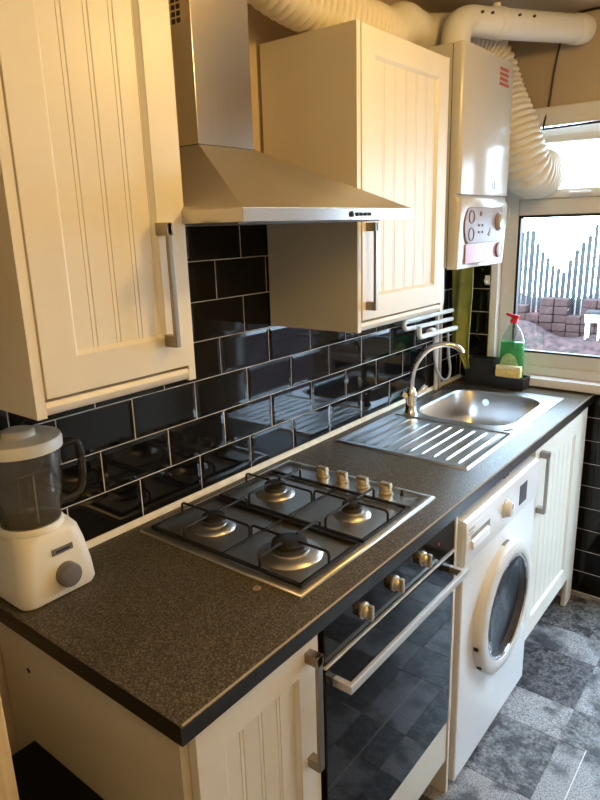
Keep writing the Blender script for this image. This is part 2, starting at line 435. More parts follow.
sash.box(0.2615, 0.6205, YW - 0.012, YW + 0.03, 1.690, 1.726, 0.005); sash.box(0.2615, 0.6205, YW - 0.012, YW + 0.03, 1.905, 1.935, 0.005)
sash.box(0.226, 0.262, YW - 0.012, YW + 0.03, 1.69, 1.935, 0.005); sash.box(0.620, 0.655, YW - 0.012, YW + 0.03, 1.69, 1.935, 0.005)
sash = part('top_light', sash, 'upvc', win)
part('pane', MB().box(0.262, 0.620, YW + 0.008, YW + 0.012, 1.726, 1.905), 'window_glass', sash, smooth=False)
t = MB(); t.box(0.425, 0.475, YW - 0.020, YW - 0.012, 1.697, 1.716, 0.003); t.box(0.435, 0.52, YW - 0.034, YW - 0.022, 1.700, 1.712, 0.004); t.tube([(0.45, YW - 0.012, 1.706), (0.45, YW - 0.03, 1.706)], 0.006)
part('handle', t, 'white_plastic', sash)
t = MB(); t.box(0.178, 0.188, YW - 0.012, YW, 1.62, 1.66, 0.002); part('latch', t, 'white_plastic', win)
part('trim_5', MB().box(0.20, WX1 - 0.006, YF - 0.035, YW + 0.01, 0.906, 0.944, 0.006), 'white_enamel', None, kind='structure')   # sill board

# ---- assumed glazed back door beside the window (just outside the frame), added for daylight
door = thing('assumed_door_1', 'assumed white plastic back door with full-height glass beside the window', 'door', (1.18, YF, ZF), kind='structure')
t = MB()
for a in ((GX0 - 0.018, GX0 + 0.05, ZF, GZ1), (GX1 - 0.05, GX1, ZF, GZ1), (GX0 + 0.05, GX1 - 0.05, GZ1 - 0.05, GZ1)): t.box(a[0], a[1], YF - 0.010, YF + 0.09, a[2], a[3], 0.004)
part('door_frame', t, 'upvc', door)
t = MB(); dx0, dx1 = GX0 + 0.055, GX1 - 0.055
for a in ((dx0, dx0 + 0.09, ZF + 0.004, 1.98), (dx1 - 0.09, dx1, ZF + 0.004, 1.98), (dx0 + 0.09, dx1 - 0.09, ZF + 0.004, 0.15), (dx0 + 0.09, dx1 - 0.09, 1.88, 1.98)): t.box(a[0], a[1], YF + 0.01, YF + 0.07, a[2], a[3], 0.004)
leaf_ = part('door_leaf', t, 'upvc', door)
part('pane', MB().box(dx0 + 0.085, dx1 - 0.085, YF + 0.038, YF + 0.042, 0.145, 1.885), 'window_glass', leaf_, smooth=False)
t = MB(); t.box(dx0 + 0.03, dx0 + 0.06, YF - 0.002, YF + 0.012, 0.93, 1.13, 0.003); t.tube([(dx0 + 0.045, YF, 1.04), (dx0 + 0.045, YF - 0.045, 1.04), (dx0 + 0.06, YF - 0.05, 1.04), (dx0 + 0.16, YF - 0.05, 1.04)], 0.009, 12)
part('handle', t, 'white_plastic', leaf_)

# ================================================================== FITTED UNITS
def handle(parent, x, y, z0, z1, m='satin_nickel', w=0.011):
    """square bow handle on a door face at x"""
    t = MB(); t.box(x + 0.022, x + 0.030, y - w / 2, y + w / 2, z0, z1, 0.0015)
    t.box(x - 0.001, x + 0.028, y - w / 2 - 0.002, y + w / 2 + 0.002, z0, z0 + 0.022, 0.0015)
    t.box(x - 0.001, x + 0.030, y - w / 2 - 0.002, y + w / 2 + 0.002, z1 - 0.022, z1, 0.0015)
    return part('handle', t, m, parent)
def panel_door(parent, x, y0, y1, z0, z1, n, hy, hz0, hz1, stile=0.062, label=None, hw=0.011):
    """shaker door facing +x, front face at x, tongue-and-groove planks in the panel"""
    t = MB(); th = 0.019; xb = x - th
    t.box(xb, x, y0, y0 + stile, z0, z1, 0.002); t.box(xb, x, y1 - stile, y1, z0, z1, 0.002)
    t.box(xb, x - 0.0001, y0 + stile - .003, y1 - stile + .003, z0, z0 + stile, 0.002); t.box(xb, x - 0.0001, y0 + stile - .003, y1 - stile + .003, z1 - stile, z1, 0.002)
    # sloping inner moulding
    a, b_, c, d = y0 + stile, y1 - stile, z0 + stile, z1 - stile; q = 0.006
    t.prism([(x - 0.0015, a - 0.002), (x - 0.0075, a + q), (xb + .002, a + q), (xb + .002, a - 0.002)][::1], 'z', c, d) if False else None
    for (p, s_) in ((a, 1), (b_, -1)): t.prism([(x - 0.001, p - 0.001 * s_), (x - 0.0075, p + q * s_), (xb + .003, p + q * s_), (xb + .003, p - 0.001 * s_)], 'z', c, d)
    for (p, s_) in ((c, 1), (d, -1)): t.prism([(x - 0.001, p - 0.001 * s_), (x - 0.0075, p + q * s_), (xb + .003, p + q * s_), (xb + .003, p - 0.001 * s_)], 'y', a, b_)
    door = part('door', t, 'cream', parent, label=label)
    w = (b_ - a) / n; xf = x - 0.0085
    g = 0.0016; bead = 0.006
    prof = [(xb + 0.003, 0.0), (xf - 0.002, 0.0), (xf, 0.0014), (xf, w - bead - 2 * g), (xf - 0.0022, w - bead - 1.5 * g), (xf, w - bead - g), (xf, w - g * 0.9), (xf - 0.0022, w - 0.0001), (xb + 0.003, w - 0.0001)]
    me, cc = mesh_of(MB().prism([(p[0], a + p[1]) for p in prof], 'z', c - 0.004, d + 0.004), 'plank', 'cream', False)
    for i in range(n): put('plank', me, cc + Vector((0, i * w, 0)), door)
    handle(door, x, hy, hz0, hz1, w=hw)
    return door

# ---- near base cabinet
XB = 0.594                        # base door faces
bc = thing('base_cabinet', 'cream base cabinet with plank door under the near end of the worktop', 'cabinet', (0.3, -0.22, ZF))
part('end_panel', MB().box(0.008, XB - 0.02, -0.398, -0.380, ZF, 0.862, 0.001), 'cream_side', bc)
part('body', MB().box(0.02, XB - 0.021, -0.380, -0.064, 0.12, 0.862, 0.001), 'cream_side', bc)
for y in (-0.33, -0.11):
    for x in (0.08, 0.50): part('leg', MB().lathe([(0.022, 0), (0.022, 0.012), (0.015, 0.02), (0.015, 0.12 - ZF)], (x, y, ZF), seg=14), 'black_plastic', bc)
panel_door(bc, XB, -0.382, -0.064, 0.13, 0.852, 4, -0.098, 0.575, 0.836, hw=0.015)
part('screw_hole', MB().lathe([(0.006, 0), (0.006, 0.0012)], (0.117, -0.399, 0.763), 'y', 10), 'dark_grey', bc)

# ---- oven housing and oven
oh = thing('oven_housing', 'cream panels that frame the built-under oven', 'cabinet', (0.3, 0.24, ZF))
part('side_panel', MB().box(0.01, 0.602, 0.533, 0.546, ZF, 0.862, 0.001), 'cream', oh)
part('back_rail', MB().box(0.02, 0.05, -0.05, 0.533, 0.1, 0.2, 0.001), 'cream_side', oh)
part('lower_panel', MB().box(0.578, 0.598, -0.056, 0.532, 0.085, 0.222, 0.0015), 'cream', oh)
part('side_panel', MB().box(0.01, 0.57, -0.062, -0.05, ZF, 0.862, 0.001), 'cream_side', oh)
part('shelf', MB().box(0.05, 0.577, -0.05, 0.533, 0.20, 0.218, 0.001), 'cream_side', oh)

ov = thing('oven', 'black glass built-under electric oven with silver bar handle', 'oven', (0.3, 0.24, 0.22))
part('body', MB().box(0.06, 0.580, -0.046, 0.528, 0.222, 0.858, 0.002), 'dark_grey', ov)
part('control_panel', MB().box(0.580, 0.600, -0.054, 0.531, 0.775, 0.860, 0.002), 'black_glass', ov)
part('trim_strip', MB().box(0.580, 0.604, -0.054, 0.531, 0.767, 0.773, 0.0015), 'silver_bar', ov)
od = part('door', MB().box(0.580, 0.602, -0.054, 0.531, 0.228, 0.763, 0.002), 'black_glass', ov)
t = MB(); t.box(0.636, 0.647, -0.030, 0.520, 0.715, 0.734, 0.002)
for y in (-0.030, 0.500): t.box(0.601, 0.640, y, y + 0.014, 0.715, 0.734, 0.002)
part('handle', t, 'silver_bar', od)
for i, y in enumerate((0.087, 0.216, 0.350)):
    k = part('knob', MB().lathe([(0.018, 0), (0.018, 0.004), (0.0150, 0.006), (0.0140, 0.015), (0.012, 0.017)], (0.600, y, 0.826), 'x', 28), 'knob_nickel', ov)
    part('grip', MB().box(0.613, 0.625, y - 0.0055, y + 0.0055, 0.809, 0.843, 0.003), 'knob_nickel', k)
part('indicator_lamp', MB().lathe([(0.004, 0), (0.004, 0.003), (0.002, 0.004)], (0.600, 0.435, 0.828), 'x', 12), 'ink_red', ov)

# ---- washing machine
WX = 0.612
wm = thing('washing_machine', 'white front-loading washing machine between oven and sink cabinet', 'washing machine', (0.33, 0.85, ZF))
wa, wb = 0.566, 1.150
part('body', MB().box(0.06, WX, wa, wb, ZF + 0.018, 0.826, 0.006, 3), 'white_enamel', wm)
part('top', MB().box(0.06, WX - 0.004, wa - 0.001, wb + 0.001, 0.824, 0.840, 0.003), 'white_enamel', wm)
for y in (0.60, 1.08):
    for x in (0.12, 0.55): part('foot', MB().lathe([(0.02, 0), (0.02, 0.008), (0.008, 0.012), (0.008, 0.03)], (x, y, ZF), seg=14), 'black_plastic', wm)
cpx = WX + 0.004
part('control_panel', MB().prism([(WX - 0.008, 0.702), (cpx - 0.001, 0.706), (cpx, 0.712), (cpx, 0.832), (WX - 0.004, 0.838)], 'y', wa + 0.002, wb - 0.002), 'white_enamel', wm)
dr = part('detergent_drawer', MB().box(cpx - 0.001, cpx + 0.0012, 0.572, 0.742, 0.738, 0.814, 0.0008), 'white_enamel', wm)
part('drawer_recess', MB().box(cpx - 0.001, cpx + 0.0018, 0.602, 0.732, 0.750, 0.786, 0.0005), 'drawer_shade', dr)
part('drawer_grip', MB().prism([(cpx + 0.001, 0.744), (cpx + 0.010, 0.748), (cpx + 0.008, 0.768), (cpx + 0.001, 0.772)], 'y', 0.600, 0.715), 'white_enamel', dr)
k = part('dial', MB().lathe([(0.030, 0), (0.030, 0.003), (0.0235, 0.005), (0.022, 0.019), (0.019, 0.021)], (cpx, 0.858, 0.768), 'x', 30), 'white_plastic', wm)
part('pointer', MB().box(cpx + 0.0205, cpx + 0.0222, 0.856, 0.860, 0.771, 0.787, 0.0005), 'mid_grey', k)
for i in range(10):
    a = 2 * PI * i / 10
    part('dial_mark', MB().box(cpx - 0.0005, cpx + 0.0006, 0.858 + 0.041 * math.cos(a) - .004, 0.858 + 0.041 * math.cos(a) + .004, 0.768 + 0.036 * math.sin(a) - .001, 0.768 + 0.036 * math.sin(a) + .001), 'pipe_grey', wm)
part('display', MB().box(cpx - 0.0005, cpx + 0.0015, 0.974, 1.038, 0.733, 0.799, 0.0008), 'dark_grey', wm)
part('brand_badge', MB().box(cpx + 0.0008, cpx + 0.0016, 0.586, 0.622, 0.802, 0.809), 'pipe_grey', wm)
part('brand_badge', MB().box(cpx + 0.0008, cpx + 0.0016, 0.586, 0.612, 0.792, 0.7965), 'pipe_grey', wm)
DY, DZ = 0.872, 0.433
dd = part('door', MB().lathe([(0.216, -0.004), (0.216, 0.016), (0.213, 0.023), (0.206, 0.027), (0.178, 0.031), (0.171, 0.029), (0.167, 0.022), (0.165, -0.002)], (WX, DY, DZ), 'x', 64, False, False), 'white_plastic', wm)
part('glass_bowl', MB().lathe([(0.166, 0.022), (0.160, 0.026), (0.150, 0.022), (0.12, 0.010), (0.08, 0.005), (0.02, 0.003)], (WX, DY, DZ), 'x', 56, False, True), 'door_glass', dd)
part('chrome_ring', MB().lathe([(0.169, 0.0275), (0.164, 0.029), (0.160, 0.027), (0.158, 0.022)], (WX, DY, DZ), 'x', 56, False, False), 'chrome', dd)
part('drum', MB().lathe([(0.164, 0.001), (0.15, 0.0006), (0.02, 0.0005)], (WX, DY, DZ), 'x', 40, False, True), 'dark_grey', dd)
for a in (190, 214):
    aa = math.radians(a); part('hinge_slot', MB().box(WX + 0.004, WX + 0.018, DY + 0.2145 * math.cos(aa) - .004, DY + 0.2145 * math.cos(aa) + .004, DZ + 0.2145 * math.sin(aa) - .006, DZ + 0.2145 * math.sin(aa) + .006, 0.001), 'black_plastic', dd)
part('door_latch', MB().box(WX, WX + 0.010, DY - 0.022, DY + 0.022, DZ + 0.211, DZ + 0.217, 0.002), 'mid_grey', dd)
part('latch_bracket', MB().box(0.560, 0.590, 0.905, 0.945, 0.8405, 0.8560, 0.002), 'stain_brown', wm, label='small brown block under the worktop')

# ---- sink cabinet
sc = thing('sink_cabinet', 'white-lit cream sink cabinet with plank door at the window end', 'cabinet', (0.3, 1.45, ZF))
part('end_panel', MB().box(0.02, 0.596, 1.795, 1.812, ZF, 0.862, 0.001), 'cream', sc)
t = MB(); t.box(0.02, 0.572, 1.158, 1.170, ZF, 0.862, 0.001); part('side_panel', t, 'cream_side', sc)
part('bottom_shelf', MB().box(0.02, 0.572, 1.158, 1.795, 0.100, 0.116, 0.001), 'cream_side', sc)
part('filler_panel', MB().box(0.578, 0.597, 1.722, 1.795, ZF, 0.862, 0.001), 'cream', sc)
panel_door(sc, XB + 0.006, 1.160, 1.719, 0.105, 0.856, 7, 1.213, 0.615, 0.842, stile=0.075, hw=0.020)

# ---- worktop with sink cut-out
PR = [(0.0, 0.864), (XW - 0.001, 0.864), (XW, 0.866), (XW, WT - 0.004), (XW - 0.0012, WT - 0.0012), (XW - 0.004, WT), (0.0, WT)]
t = MB()
t.prism(PR, 'y', Y0, 1.19); t.prism(PR, 'y', 1.66, YF - 0.001)
t.prism([(max(p[0], 0.47), p[1]) for p in PR], 'y', 1.19, 1.66); t.box(0.0, 0.10, 1.19, 1.66, 0.864, WT)
wt = part('worktop', t, 'laminate', None, angle=30, label='long speckled dark grey laminate worktop along the tiled wall', cat='worktop')
t = MB(); t.box(0.0, XW - 0.001, Y0 - 0.0012, Y0, 0.8645, WT - 0.0006); t.box(XW, XW + 0.0010, Y0 - 0.001, YF - 0.002, 0.8645, WT - 0.005)
part('edge_strip', t, 'laminate_edge', wt)
part('edge_sheen', MB().prism([(XW - 0.0032, WT - 0.0004), (XW - 0.0008, WT - 0.0026), (XW + 0.0004, WT - 0.0022), (XW - 0.0024, WT + 0.0004)], 'y', Y0 + 0.004, YF - 0.003), 'stain_sheen_pale', wt, label='pale painted sheen line along the front edge')  # tan strip that paints the bright sheen into the front top edge
t = MB(); t.lathe([(0.0085, 0), (0.0085, 0.0006)], (0.444, -0.068, WT), seg=14); part('burn_mark', t, 'stain_sheen_pale', wt, label='pale ring-shaped burn mark')
part('burn_core', MB().lathe([(0.005, 0.0006), (0.005, 0.0009)], (0.444, -0.068, WT), seg=12), 'stain_brown', wt)

# ---- upper cabinets
def wall_cabinet(label, y0, y1, n, hy, hz, z0=1.327):
    z1, xf = 2.076, 0.315
    w = thing('wall_cabinet', label, 'cabinet', (0.15, (y0 + y1) / 2, z0))
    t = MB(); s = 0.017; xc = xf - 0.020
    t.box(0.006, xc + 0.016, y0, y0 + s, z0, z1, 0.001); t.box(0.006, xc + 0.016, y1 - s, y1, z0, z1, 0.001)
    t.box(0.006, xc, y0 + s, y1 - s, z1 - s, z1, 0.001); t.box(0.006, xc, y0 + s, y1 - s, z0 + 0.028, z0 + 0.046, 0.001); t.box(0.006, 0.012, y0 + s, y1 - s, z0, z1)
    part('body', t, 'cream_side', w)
    e = xc + 0.016
    for ya, yb in ((y0, y0 + s), (y1 - s, y1)): part('edging', MB().box(e, e + 0.0012, ya, yb, z0, z1), 'cream', w)
    part('light_rail', MB().prism([(xc - 0.016, z0 + 0.002), (xc + 0.010, z0 + 0.002), (xc + 0.016, z0 + 0.008), (xc + 0.018, z0 + 0.016), (xc + 0.014, z0 + 0.024), (xc - 0.016, z0 + 0.027)], 'y', y0 + s, y1 - s), 'cream', w)
    panel_door(w, xf, y0 + s + 0.002, y1 - s * .35, z0 + 0.030, z1 - 0.002, n, hy, *hz)
    return w
wall_cabinet('cream wall cabinet at the left edge, above the blender', -0.410, -0.072, 4, -0.137, (1.398, 1.620), 1.322)
wall_cabinet('cream wall cabinet between the extractor hood and the boiler', 0.513, 1.016, 6, 0.556, (1.385, 1.612))

# ---- extractor hood
hd = thing('extractor_hood', 'stainless steel chimney extractor hood over the gas hob', 'extractor hood', (0.2, 0.215, 1.61))
HX, HA, HB, HZ = 0.468, -0.080, 0.513, 1.617
CX, CA, CB, CZ = 0.210, 0.075, 0.252, 1.776
def rect(x0, x1, y0, y1, z): return [(x0, y0, z), (x1, y0, z), (x1, y1, z), (x0, y1, z)]
part('canopy', MB().loops([rect(0.003, HX, HA, HB, HZ + 0.001), rect(0.003, HX, HA, HB, HZ + 0.024), rect(0.003, CX, CA, CB, CZ)], True, True), 'steel_hood', hd, angle=10)
part('rim', MB().box(0.003, HX + 0.0015, HA - 0.0012, HB + 0.0012, HZ, HZ + 0.0225, 0.001), 'steel_chimney', hd)
part('filter', MB().box(0.05, HX - 0.06, HA + 0.05, HB - 0.05, HZ - 0.003, HZ + 0.001), 'mid_grey', hd)
ch = part('chimney', MB().box(0.003, CX - 0.004, CA + 0.003, CB - 0.003, CZ - 0.003, 2.14, 0.0015), 'steel_chimney', hd)
part('collar', MB().box(0.003, CX - 0.001, CA + 0.001, CB - 0.001, CZ - 0.002, CZ + 0.002), 'black_plastic', hd)
me, cc = mesh_of(MB().box(0.0, 0.010, CA + 0.0022, CA + 0.0032, 0, 0.0085), 'vent_slot', 'black_plastic', False)
for i in range(4):
    for j in range(4): put('vent_slot', me, (0.128 + i * 0.0145, CA + 0.0027, 2.013 + j * 0.0125), ch)
for i, y in enumerate((0.250, 0.272, 0.288, 0.304, 0.320)):
    part('button', MB().lathe([(0.0042 if i else 0.006, 0), (0.0042 if i else 0.006, 0.003), (0.003, 0.004)], (HX + 0.0015, y, HZ + 0.0115), 'x', 14), 'black_plastic', hd)

# ================================================================== APPLIANCES ON THE WORKTOP
hb = thing('gas_hob', 'stainless steel gas hob with four burners set in the worktop', 'hob', (0.29, 0.244, WT))
hx0, hx1, hy0, hy1 = 0.041, 0.541, -0.046, 0.534
t = MB(); q = lambda i, z: rect(hx0 + i, hx1 - i, hy0 + i, hy1 - i, z)
t.loops([q(0, WT + 0.0002), q(0.0005, WT + 0.004), q(0.004, WT + 0.007), q(0.014, WT + 0.0075), q(0.020, WT + 0.0045), q(0.05, WT + 0.004)], True, True)
part('plate', t, 'steel', hb, angle=60)
zp = WT + 0.0042
BUR = ((0.178, 0.072, 0.90), (0.172, 0.312, 0.90), (0.417, 0.322, 0.80), (0.412, 0.078, 1.25))
for bx, by, s in BUR:
    bu = part('burner', MB().lathe([(0.060 * s, 0), (0.058 * s, 0.003), (0.045 * s, 0.008), (0.036 * s, 0.010), (0.036 * s, 0.013)], (bx, by, zp), seg=36, cap0=True), 'steel', hb)
    part('flame_crown', MB().lathe([(0.033 * s, 0.010), (0.033 * s, 0.022), (0.029 * s, 0.024)], (bx, by, zp), seg=32), 'dark_grey', bu)
    part('burner_cap', MB().lathe([(0.030 * s, 0.023), (0.032 * s, 0.025), (0.031 * s, 0.031), (0.025 * s, 0.034)], (bx, by, zp), seg=32), 'black_enamel', bu)
def support(y0, y1, burners):
    ps = MB(); zb = zp + 0.002; zt = WT + 0.040; r = 0.0032
    x0, x1 = 0.062, 0.524
    for a in ((x0, x1, y0, y0 + 0.008), (x0, x1, y1 - 0.008, y1), (x0, x0 + 0.008, y0, y1), (x1 - 0.008, x1, y0, y1)): ps.box(*a, zb, zb + 0.007, 0.001)
    xm = 0.298; ps.box(xm - 0.003, xm + 0.003, y0, y1, zb, zb + 0.006, 0.001)
    def arm(p0, p1):
        p0, p1 = Vector(p0), Vector(p1); d = (p1 - p0).normalized()
        ps.tube([(p0.x, p0.y, zb), (p0.x, p0.y, zt - 0.008), (p0.x + d.x * .003, p0.y + d.y * .003, zt - 0.002), (p0.x + d.x * .009, p0.y + d.y * .009, zt), (p1.x, p1.y, zt)], r, 8)
    for bx, by, s in burners:
        i = 0.022 * s
        arm((bx, y0 + 0.004, 0), (bx, by - i, 0)); arm((bx, y1 - 0.004, 0), (bx, by + i, 0))
        lo = x0 + 0.004 if bx < xm else xm; hi = xm if bx < xm else x1 - 0.004
        arm((lo, by, 0), (bx - i, by, 0)); arm((hi, by, 0), (bx + i, by, 0))
    return part('pan_support', ps, 'black_enamel', hb)
support(-0.026, 0.196, (BUR[0], BUR[3])); support(0.204, 0.428, (BUR[1], BUR[2]))
for x in (0.206, 0.274, 0.343, 0.417):
    k = part('knob', MB().lathe([(0.020, 0), (0.020, 0.003), (0.0165, 0.004), (0.0155, 0.019), (0.014, 0.021)], (x, 0.486, zp + 0.001), seg=26), 'knob_gold', hb)
    part('grip', MB().box(x - 0.0165, x + 0.0165, 0.477, 0.495, zp + 0.012, zp + 0.030, 0.004), 'knob_gold', k)
part('ignition_button', MB().lathe([(0.006, 0), (0.006, 0.003), (0.0035, 0.004), (0.003, 0.014)], (0.462, 0.495, zp), seg=14), 'black_plastic', hb)
for i in range(4): part('badge_mark', MB().box(0.505 + i * 0.006, 0.5085 + i * 0.006, 0.485, 0.512, zp + 0.0025, zp + 0.0032), 'dark_grey', hb) if i < 2 else None

# ---- sink
sk = thing('kitchen_sink', 'stainless steel inset sink with ribbed drainer below the window', 'sink', (0.29, 1.23, WT))
sx0, sx1, sy0, sy1, syb = 0.048, 0.528, 0.765, 1.712, 1.150
def drain_z(x, y):
    z = WT + 0.0055
    u = min(x - sx0, sx1 - x); v = y - sy0
    e = min(u, v)
    if e < 0.006: z -= 0.005 * (1 - e / 0.006) ** 2
    elif e > 0.014:
        z -= 0.0035 * min(1, (e - 0.014) / 0.012)
        wy = max(0, min(1, (y - sy0 - 0.03) / 0.02)) * max(0, min(1, (syb - 0.022 - y) / 0.02))
        ph = ((x - sx0 - 0.028) / 0.0425)
        if 0.0 < ph < 10.0:
            f = abs((ph % 1.0) - 0.5) * 0.0425
            z += 0.0035 * wy * max(0, 1 - (f / 0.0055) ** 2)
    return z
part('drainer', MB().grid(lambda u, v: (sx0 + u * (sx1 - sx0), sy0 + v * (syb - sy0), drain_z(sx0 + u * (sx1 - sx0), sy0 + v * (syb - sy0))), 150, 60), 'steel_sink', sk, angle=70)
cy = (syb + sy1) / 2; hh = sy1 - syb; cx = (sx0 + sx1) / 2; ww = sx1 - sx0
bcx, bcy, bw, bh = 0.288, 1.425, 0.365, 0.445
t = MB(); zt = WT + 0.0055
t.loops([rrect(cx, cy, ww, hh, 0.002, WT + 0.0005), rrect(cx, cy, ww - 0.004, hh - 0.0005, 0.002, zt - 0.001), rrect(cx, cy, ww - 0.012, hh - 0.001, 0.003, zt),
         rrect(cx, cy, ww - 0.030, hh - 0.020, 0.02, zt - 0.0005), rrect(bcx, bcy, bw + 0.040, bh + 0.040, 0.105, zt - 0.002), rrect(bcx, bcy, bw + 0.022, bh + 0.022, 0.10, zt - 0.0005),
         rrect(bcx, bcy, bw + 0.006, bh + 0.006, 0.095, zt - 0.001), rrect(bcx, bcy, bw - 0.004, bh - 0.004, 0.09, zt - 0.010), rrect(bcx, bcy, bw - 0.02, bh - 0.02, 0.085, zt - 0.10),
         rrect(bcx, bcy, bw - 0.036, bh - 0.036, 0.08, zt - 0.140), rrect(bcx, bcy, bw - 0.075, bh - 0.075, 0.065, zt - 0.158), rrect(bcx, bcy, 0.10, 0.10, 0.045, zt - 0.162)], False, True)
part('bowl', t, 'steel_sink', sk, angle=60)
part('drain', MB().lathe([(0.038, 0), (0.036, 0.003), (0.028, 0.003), (0.020, 0.001)], (bcx, bcy, zt - 0.162), seg=28), 'chrome', sk)
part('overflow', MB().lathe([(0.016, 0), (0.015, 0.003), (0.008, 0.003)], (bcx - 0.06, bcy + bh / 2 - 0.009, zt - 0.045), (Vector((1, 0, 0)), Vector((0, 0, 1)), Vector((0, -1, 0))), 20), 'chrome', sk)
part('maker_mark', MB().prism([(0.478, 1.175), (0.498, 1.205), (0.507, 1.20), (0.488, 1.17)], 'z', zt - 0.0005, zt + 0.0006), 'dark_grey', sk)
# ---- tap
tp = thing('mixer_tap', 'chrome swan-neck mixer tap standing behind the sink bowl', 'tap', (0.108, 1.195, WT + 0.005))
T0 = Vector((0.108, 1.195, WT + 0.0045))
part('base', MB().lathe([(0.027, 0), (0.027, 0.006), (0.022, 0.012), (0.020, 0.05), (0.023, 0.060), (0.023, 0.085), (0.016, 0.095), (0.013, 0.10)], T0, seg=28), 'chrome', tp)
part('spout', MB().tube(smooth_path([(0.108, 1.195, 0.99), (0.108, 1.195, 1.02), (0.113, 1.199, 1.065), (0.132, 1.207, 1.115), (0.163, 1.222, 1.153), (0.200, 1.240, 1.171), (0.236, 1.258, 1.170), (0.262, 1.270, 1.157), (0.272, 1.275, 1.140)], 6), 0.0105, 16), 'chrome', tp)
part('lever', MB().tube([(0.112, 1.20, 0.975), (0.130, 1.214, 0.980), (0.146, 1.228, 1.000), (0.150, 1.232, 1.012)], [0.014, 0.013, 0.012, 0.009], 14), 'chrome', tp)
part('lever', MB().tube([(0.104, 1.190, 0.975), (0.092, 1.176, 0.978), (0.084, 1.166, 0.985)], [0.014, 0.013, 0.010], 14), 'chrome', tp)

# ---- blender
bl = thing('blender', 'cream jug blender with grey dial on the near end of the worktop', 'blender', (0.075, -0.318, WT))
bx, by = 0.078, -0.318
t = MB()
def bl_loop(w, d, r, z, cx=bx): return rrect(cx, by, d, w, r, z, 6)
t.loops([bl_loop(0.160, 0.138, 0.024, WT + 0.004), bl_loop(0.168, 0.144, 0.026, WT + 0.012), bl_loop(0.162, 0.142, 0.028, WT + 0.05), bl_loop(0.148, 0.134, 0.03, WT + 0.10, bx - .002), bl_loop(0.138, 0.126, 0.034, WT + 0.128, bx - .004), bl_loop(0.124, 0.116, 0.045, WT + 0.140, bx - .005), bl_loop(0.10, 0.10, 0.045, WT + 0.146, bx - .006)], True, True)
part('base', t, 'blender_cream', bl, angle=60)
for y in (-0.06, 0.06):
    for x in (-0.045, 0.045): part('foot', MB().lathe([(0.010, 0), (0.010, 0.006)], (bx + x, by + y, WT), seg=12), 'black_plastic', bl)
k = part('dial', MB().lathe([(0.025, -0.004), (0.025, 0.014), (0.023, 0.018), (0.02, 0.019)], (bx + 0.070, by + 0.012, WT + 0.048), 'x', 30), 'mid_grey', bl)
pl = part('nameplate', MB().box(bx + 0.0655, bx + 0.0685, by - 0.012, by + 0.034, WT + 0.094, WT + 0.107, 0.001), 'mid_grey', bl); pl.rotation_euler = (0, -0.10, 0)
part('nameplate_lettering', MB().box(bx + 0.0680, bx + 0.0690, by - 0.004, by + 0.026, WT + 0.0985, WT + 0.1025), 'black_plastic', bl)
jx, jy, jz = bx - 0.006, by - 0.006, WT + 0.146
part('jug', MB().lathe([(0.056, 0.0), (0.058, 0.006), (0.067, 0.08), (0.0735, 0.158), (0.071, 0.158), (0.0645, 0.08), (0.0555, 0.010), (0.01, 0.008)], (jx, jy, jz), seg=40, cap0=True, cap1=True), 'clear_plastic', bl)
part('jug_collar', MB().lathe([(0.063, -0.006), (0.062, 0.004), (0.0590, 0.008), (0.0580, 0.008)], (jx, jy, jz), seg=36, cap1=False), 'blender_cream', bl)
hy = 0.7
part('jug_handle', MB().tube(smooth_path([(jx + 0.012, jy + 0.066, jz + 0.140), (jx + 0.016, jy + 0.098, jz + 0.148), (jx + 0.018, jy + 0.114, jz + 0.134), (jx + 0.018, jy + 0.116, jz + 0.09), (jx + 0.017, jy + 0.111, jz + 0.05), (jx + 0.014, jy + 0.092, jz + 0.028), (jx + 0.011, jy + 0.062, jz + 0.030)], 6), 0.0085, 12), 'smoked_plastic', bl)
ld = part('lid', MB().lathe([(0.066, -0.004), (0.0785, 0.0), (0.0795, 0.016), (0.076, 0.023), (0.052, 0.026), (0.032, 0.026)], (jx, jy, jz + 0.158), seg=40), 'blender_cream', bl)
part('filler_cap', MB().lathe([(0.030, 0.024), (0.030, 0.036), (0.027, 0.039), (0.022, 0.039)], (jx, jy, jz + 0.158), seg=32), 'blender_cream', ld)
t = MB(); t.tube([(jx, jy, jz + 0.008), (jx, jy, jz + 0.030)], 0.009, 12); t.box(jx - 0.028, jx + 0.028, jy - 0.005, jy + 0.005, jz + 0.026, jz + 0.029); t.box(jx - 0.005, jx + 0.005, jy - 0.028, jy + 0.028, jz + 0.030, jz + 0.033)
part('blade', t, 'chrome', bl)
t = MB(); t.tube([(jx + 0.048, jy - 0.01, jz + 0.015), (jx + 0.056, jy - 0.012, jz + 0.115)], 0.0016, 6); part('measure_rib', t, 'white_plastic', bl)

# ================================================================== BOILER, DUCTS, PIPES
bo = thing('boiler', 'white wall-hung gas boiler beside the window', 'boiler', (0.17, 1.25, 1.46))
BX, BA, BB, B0, B1 = 0.335, 1.066, 1.515, 1.457, 2.130
XG = 0.296
def bprof(x, r=0.012): return [(XG + 0.004, BA), (x - r, BA), (x - r * .3, BA + r * .3), (x, BA + r), (x, BB - 0.05), (x - 0.01, BB - 0.02), (x - 0.03, BB - 0.002), (XG + 0.004, BB)]
part('casing', MB().loops([[(p[0], p[1], B0 + 0.235) for p in bprof(BX)], [(p[0], p[1], B1) for p in bprof(BX)], ], True, True), 'boiler_white', bo, angle=50)
t = MB(); t.loops([[(p[0], p[1], B0) for p in bprof(BX - 0.004)], [(p[0], p[1], B0 + 0.205) for p in bprof(BX + 0.004)], [(p[0], p[1], B0 + 0.226) for p in bprof(BX - 0.006)], [(p[0], p[1], B0 + 0.236) for p in bprof(BX - 0.012)]], True, True)
lo = part('lower_casing', t, 'boiler_white', bo, angle=50)
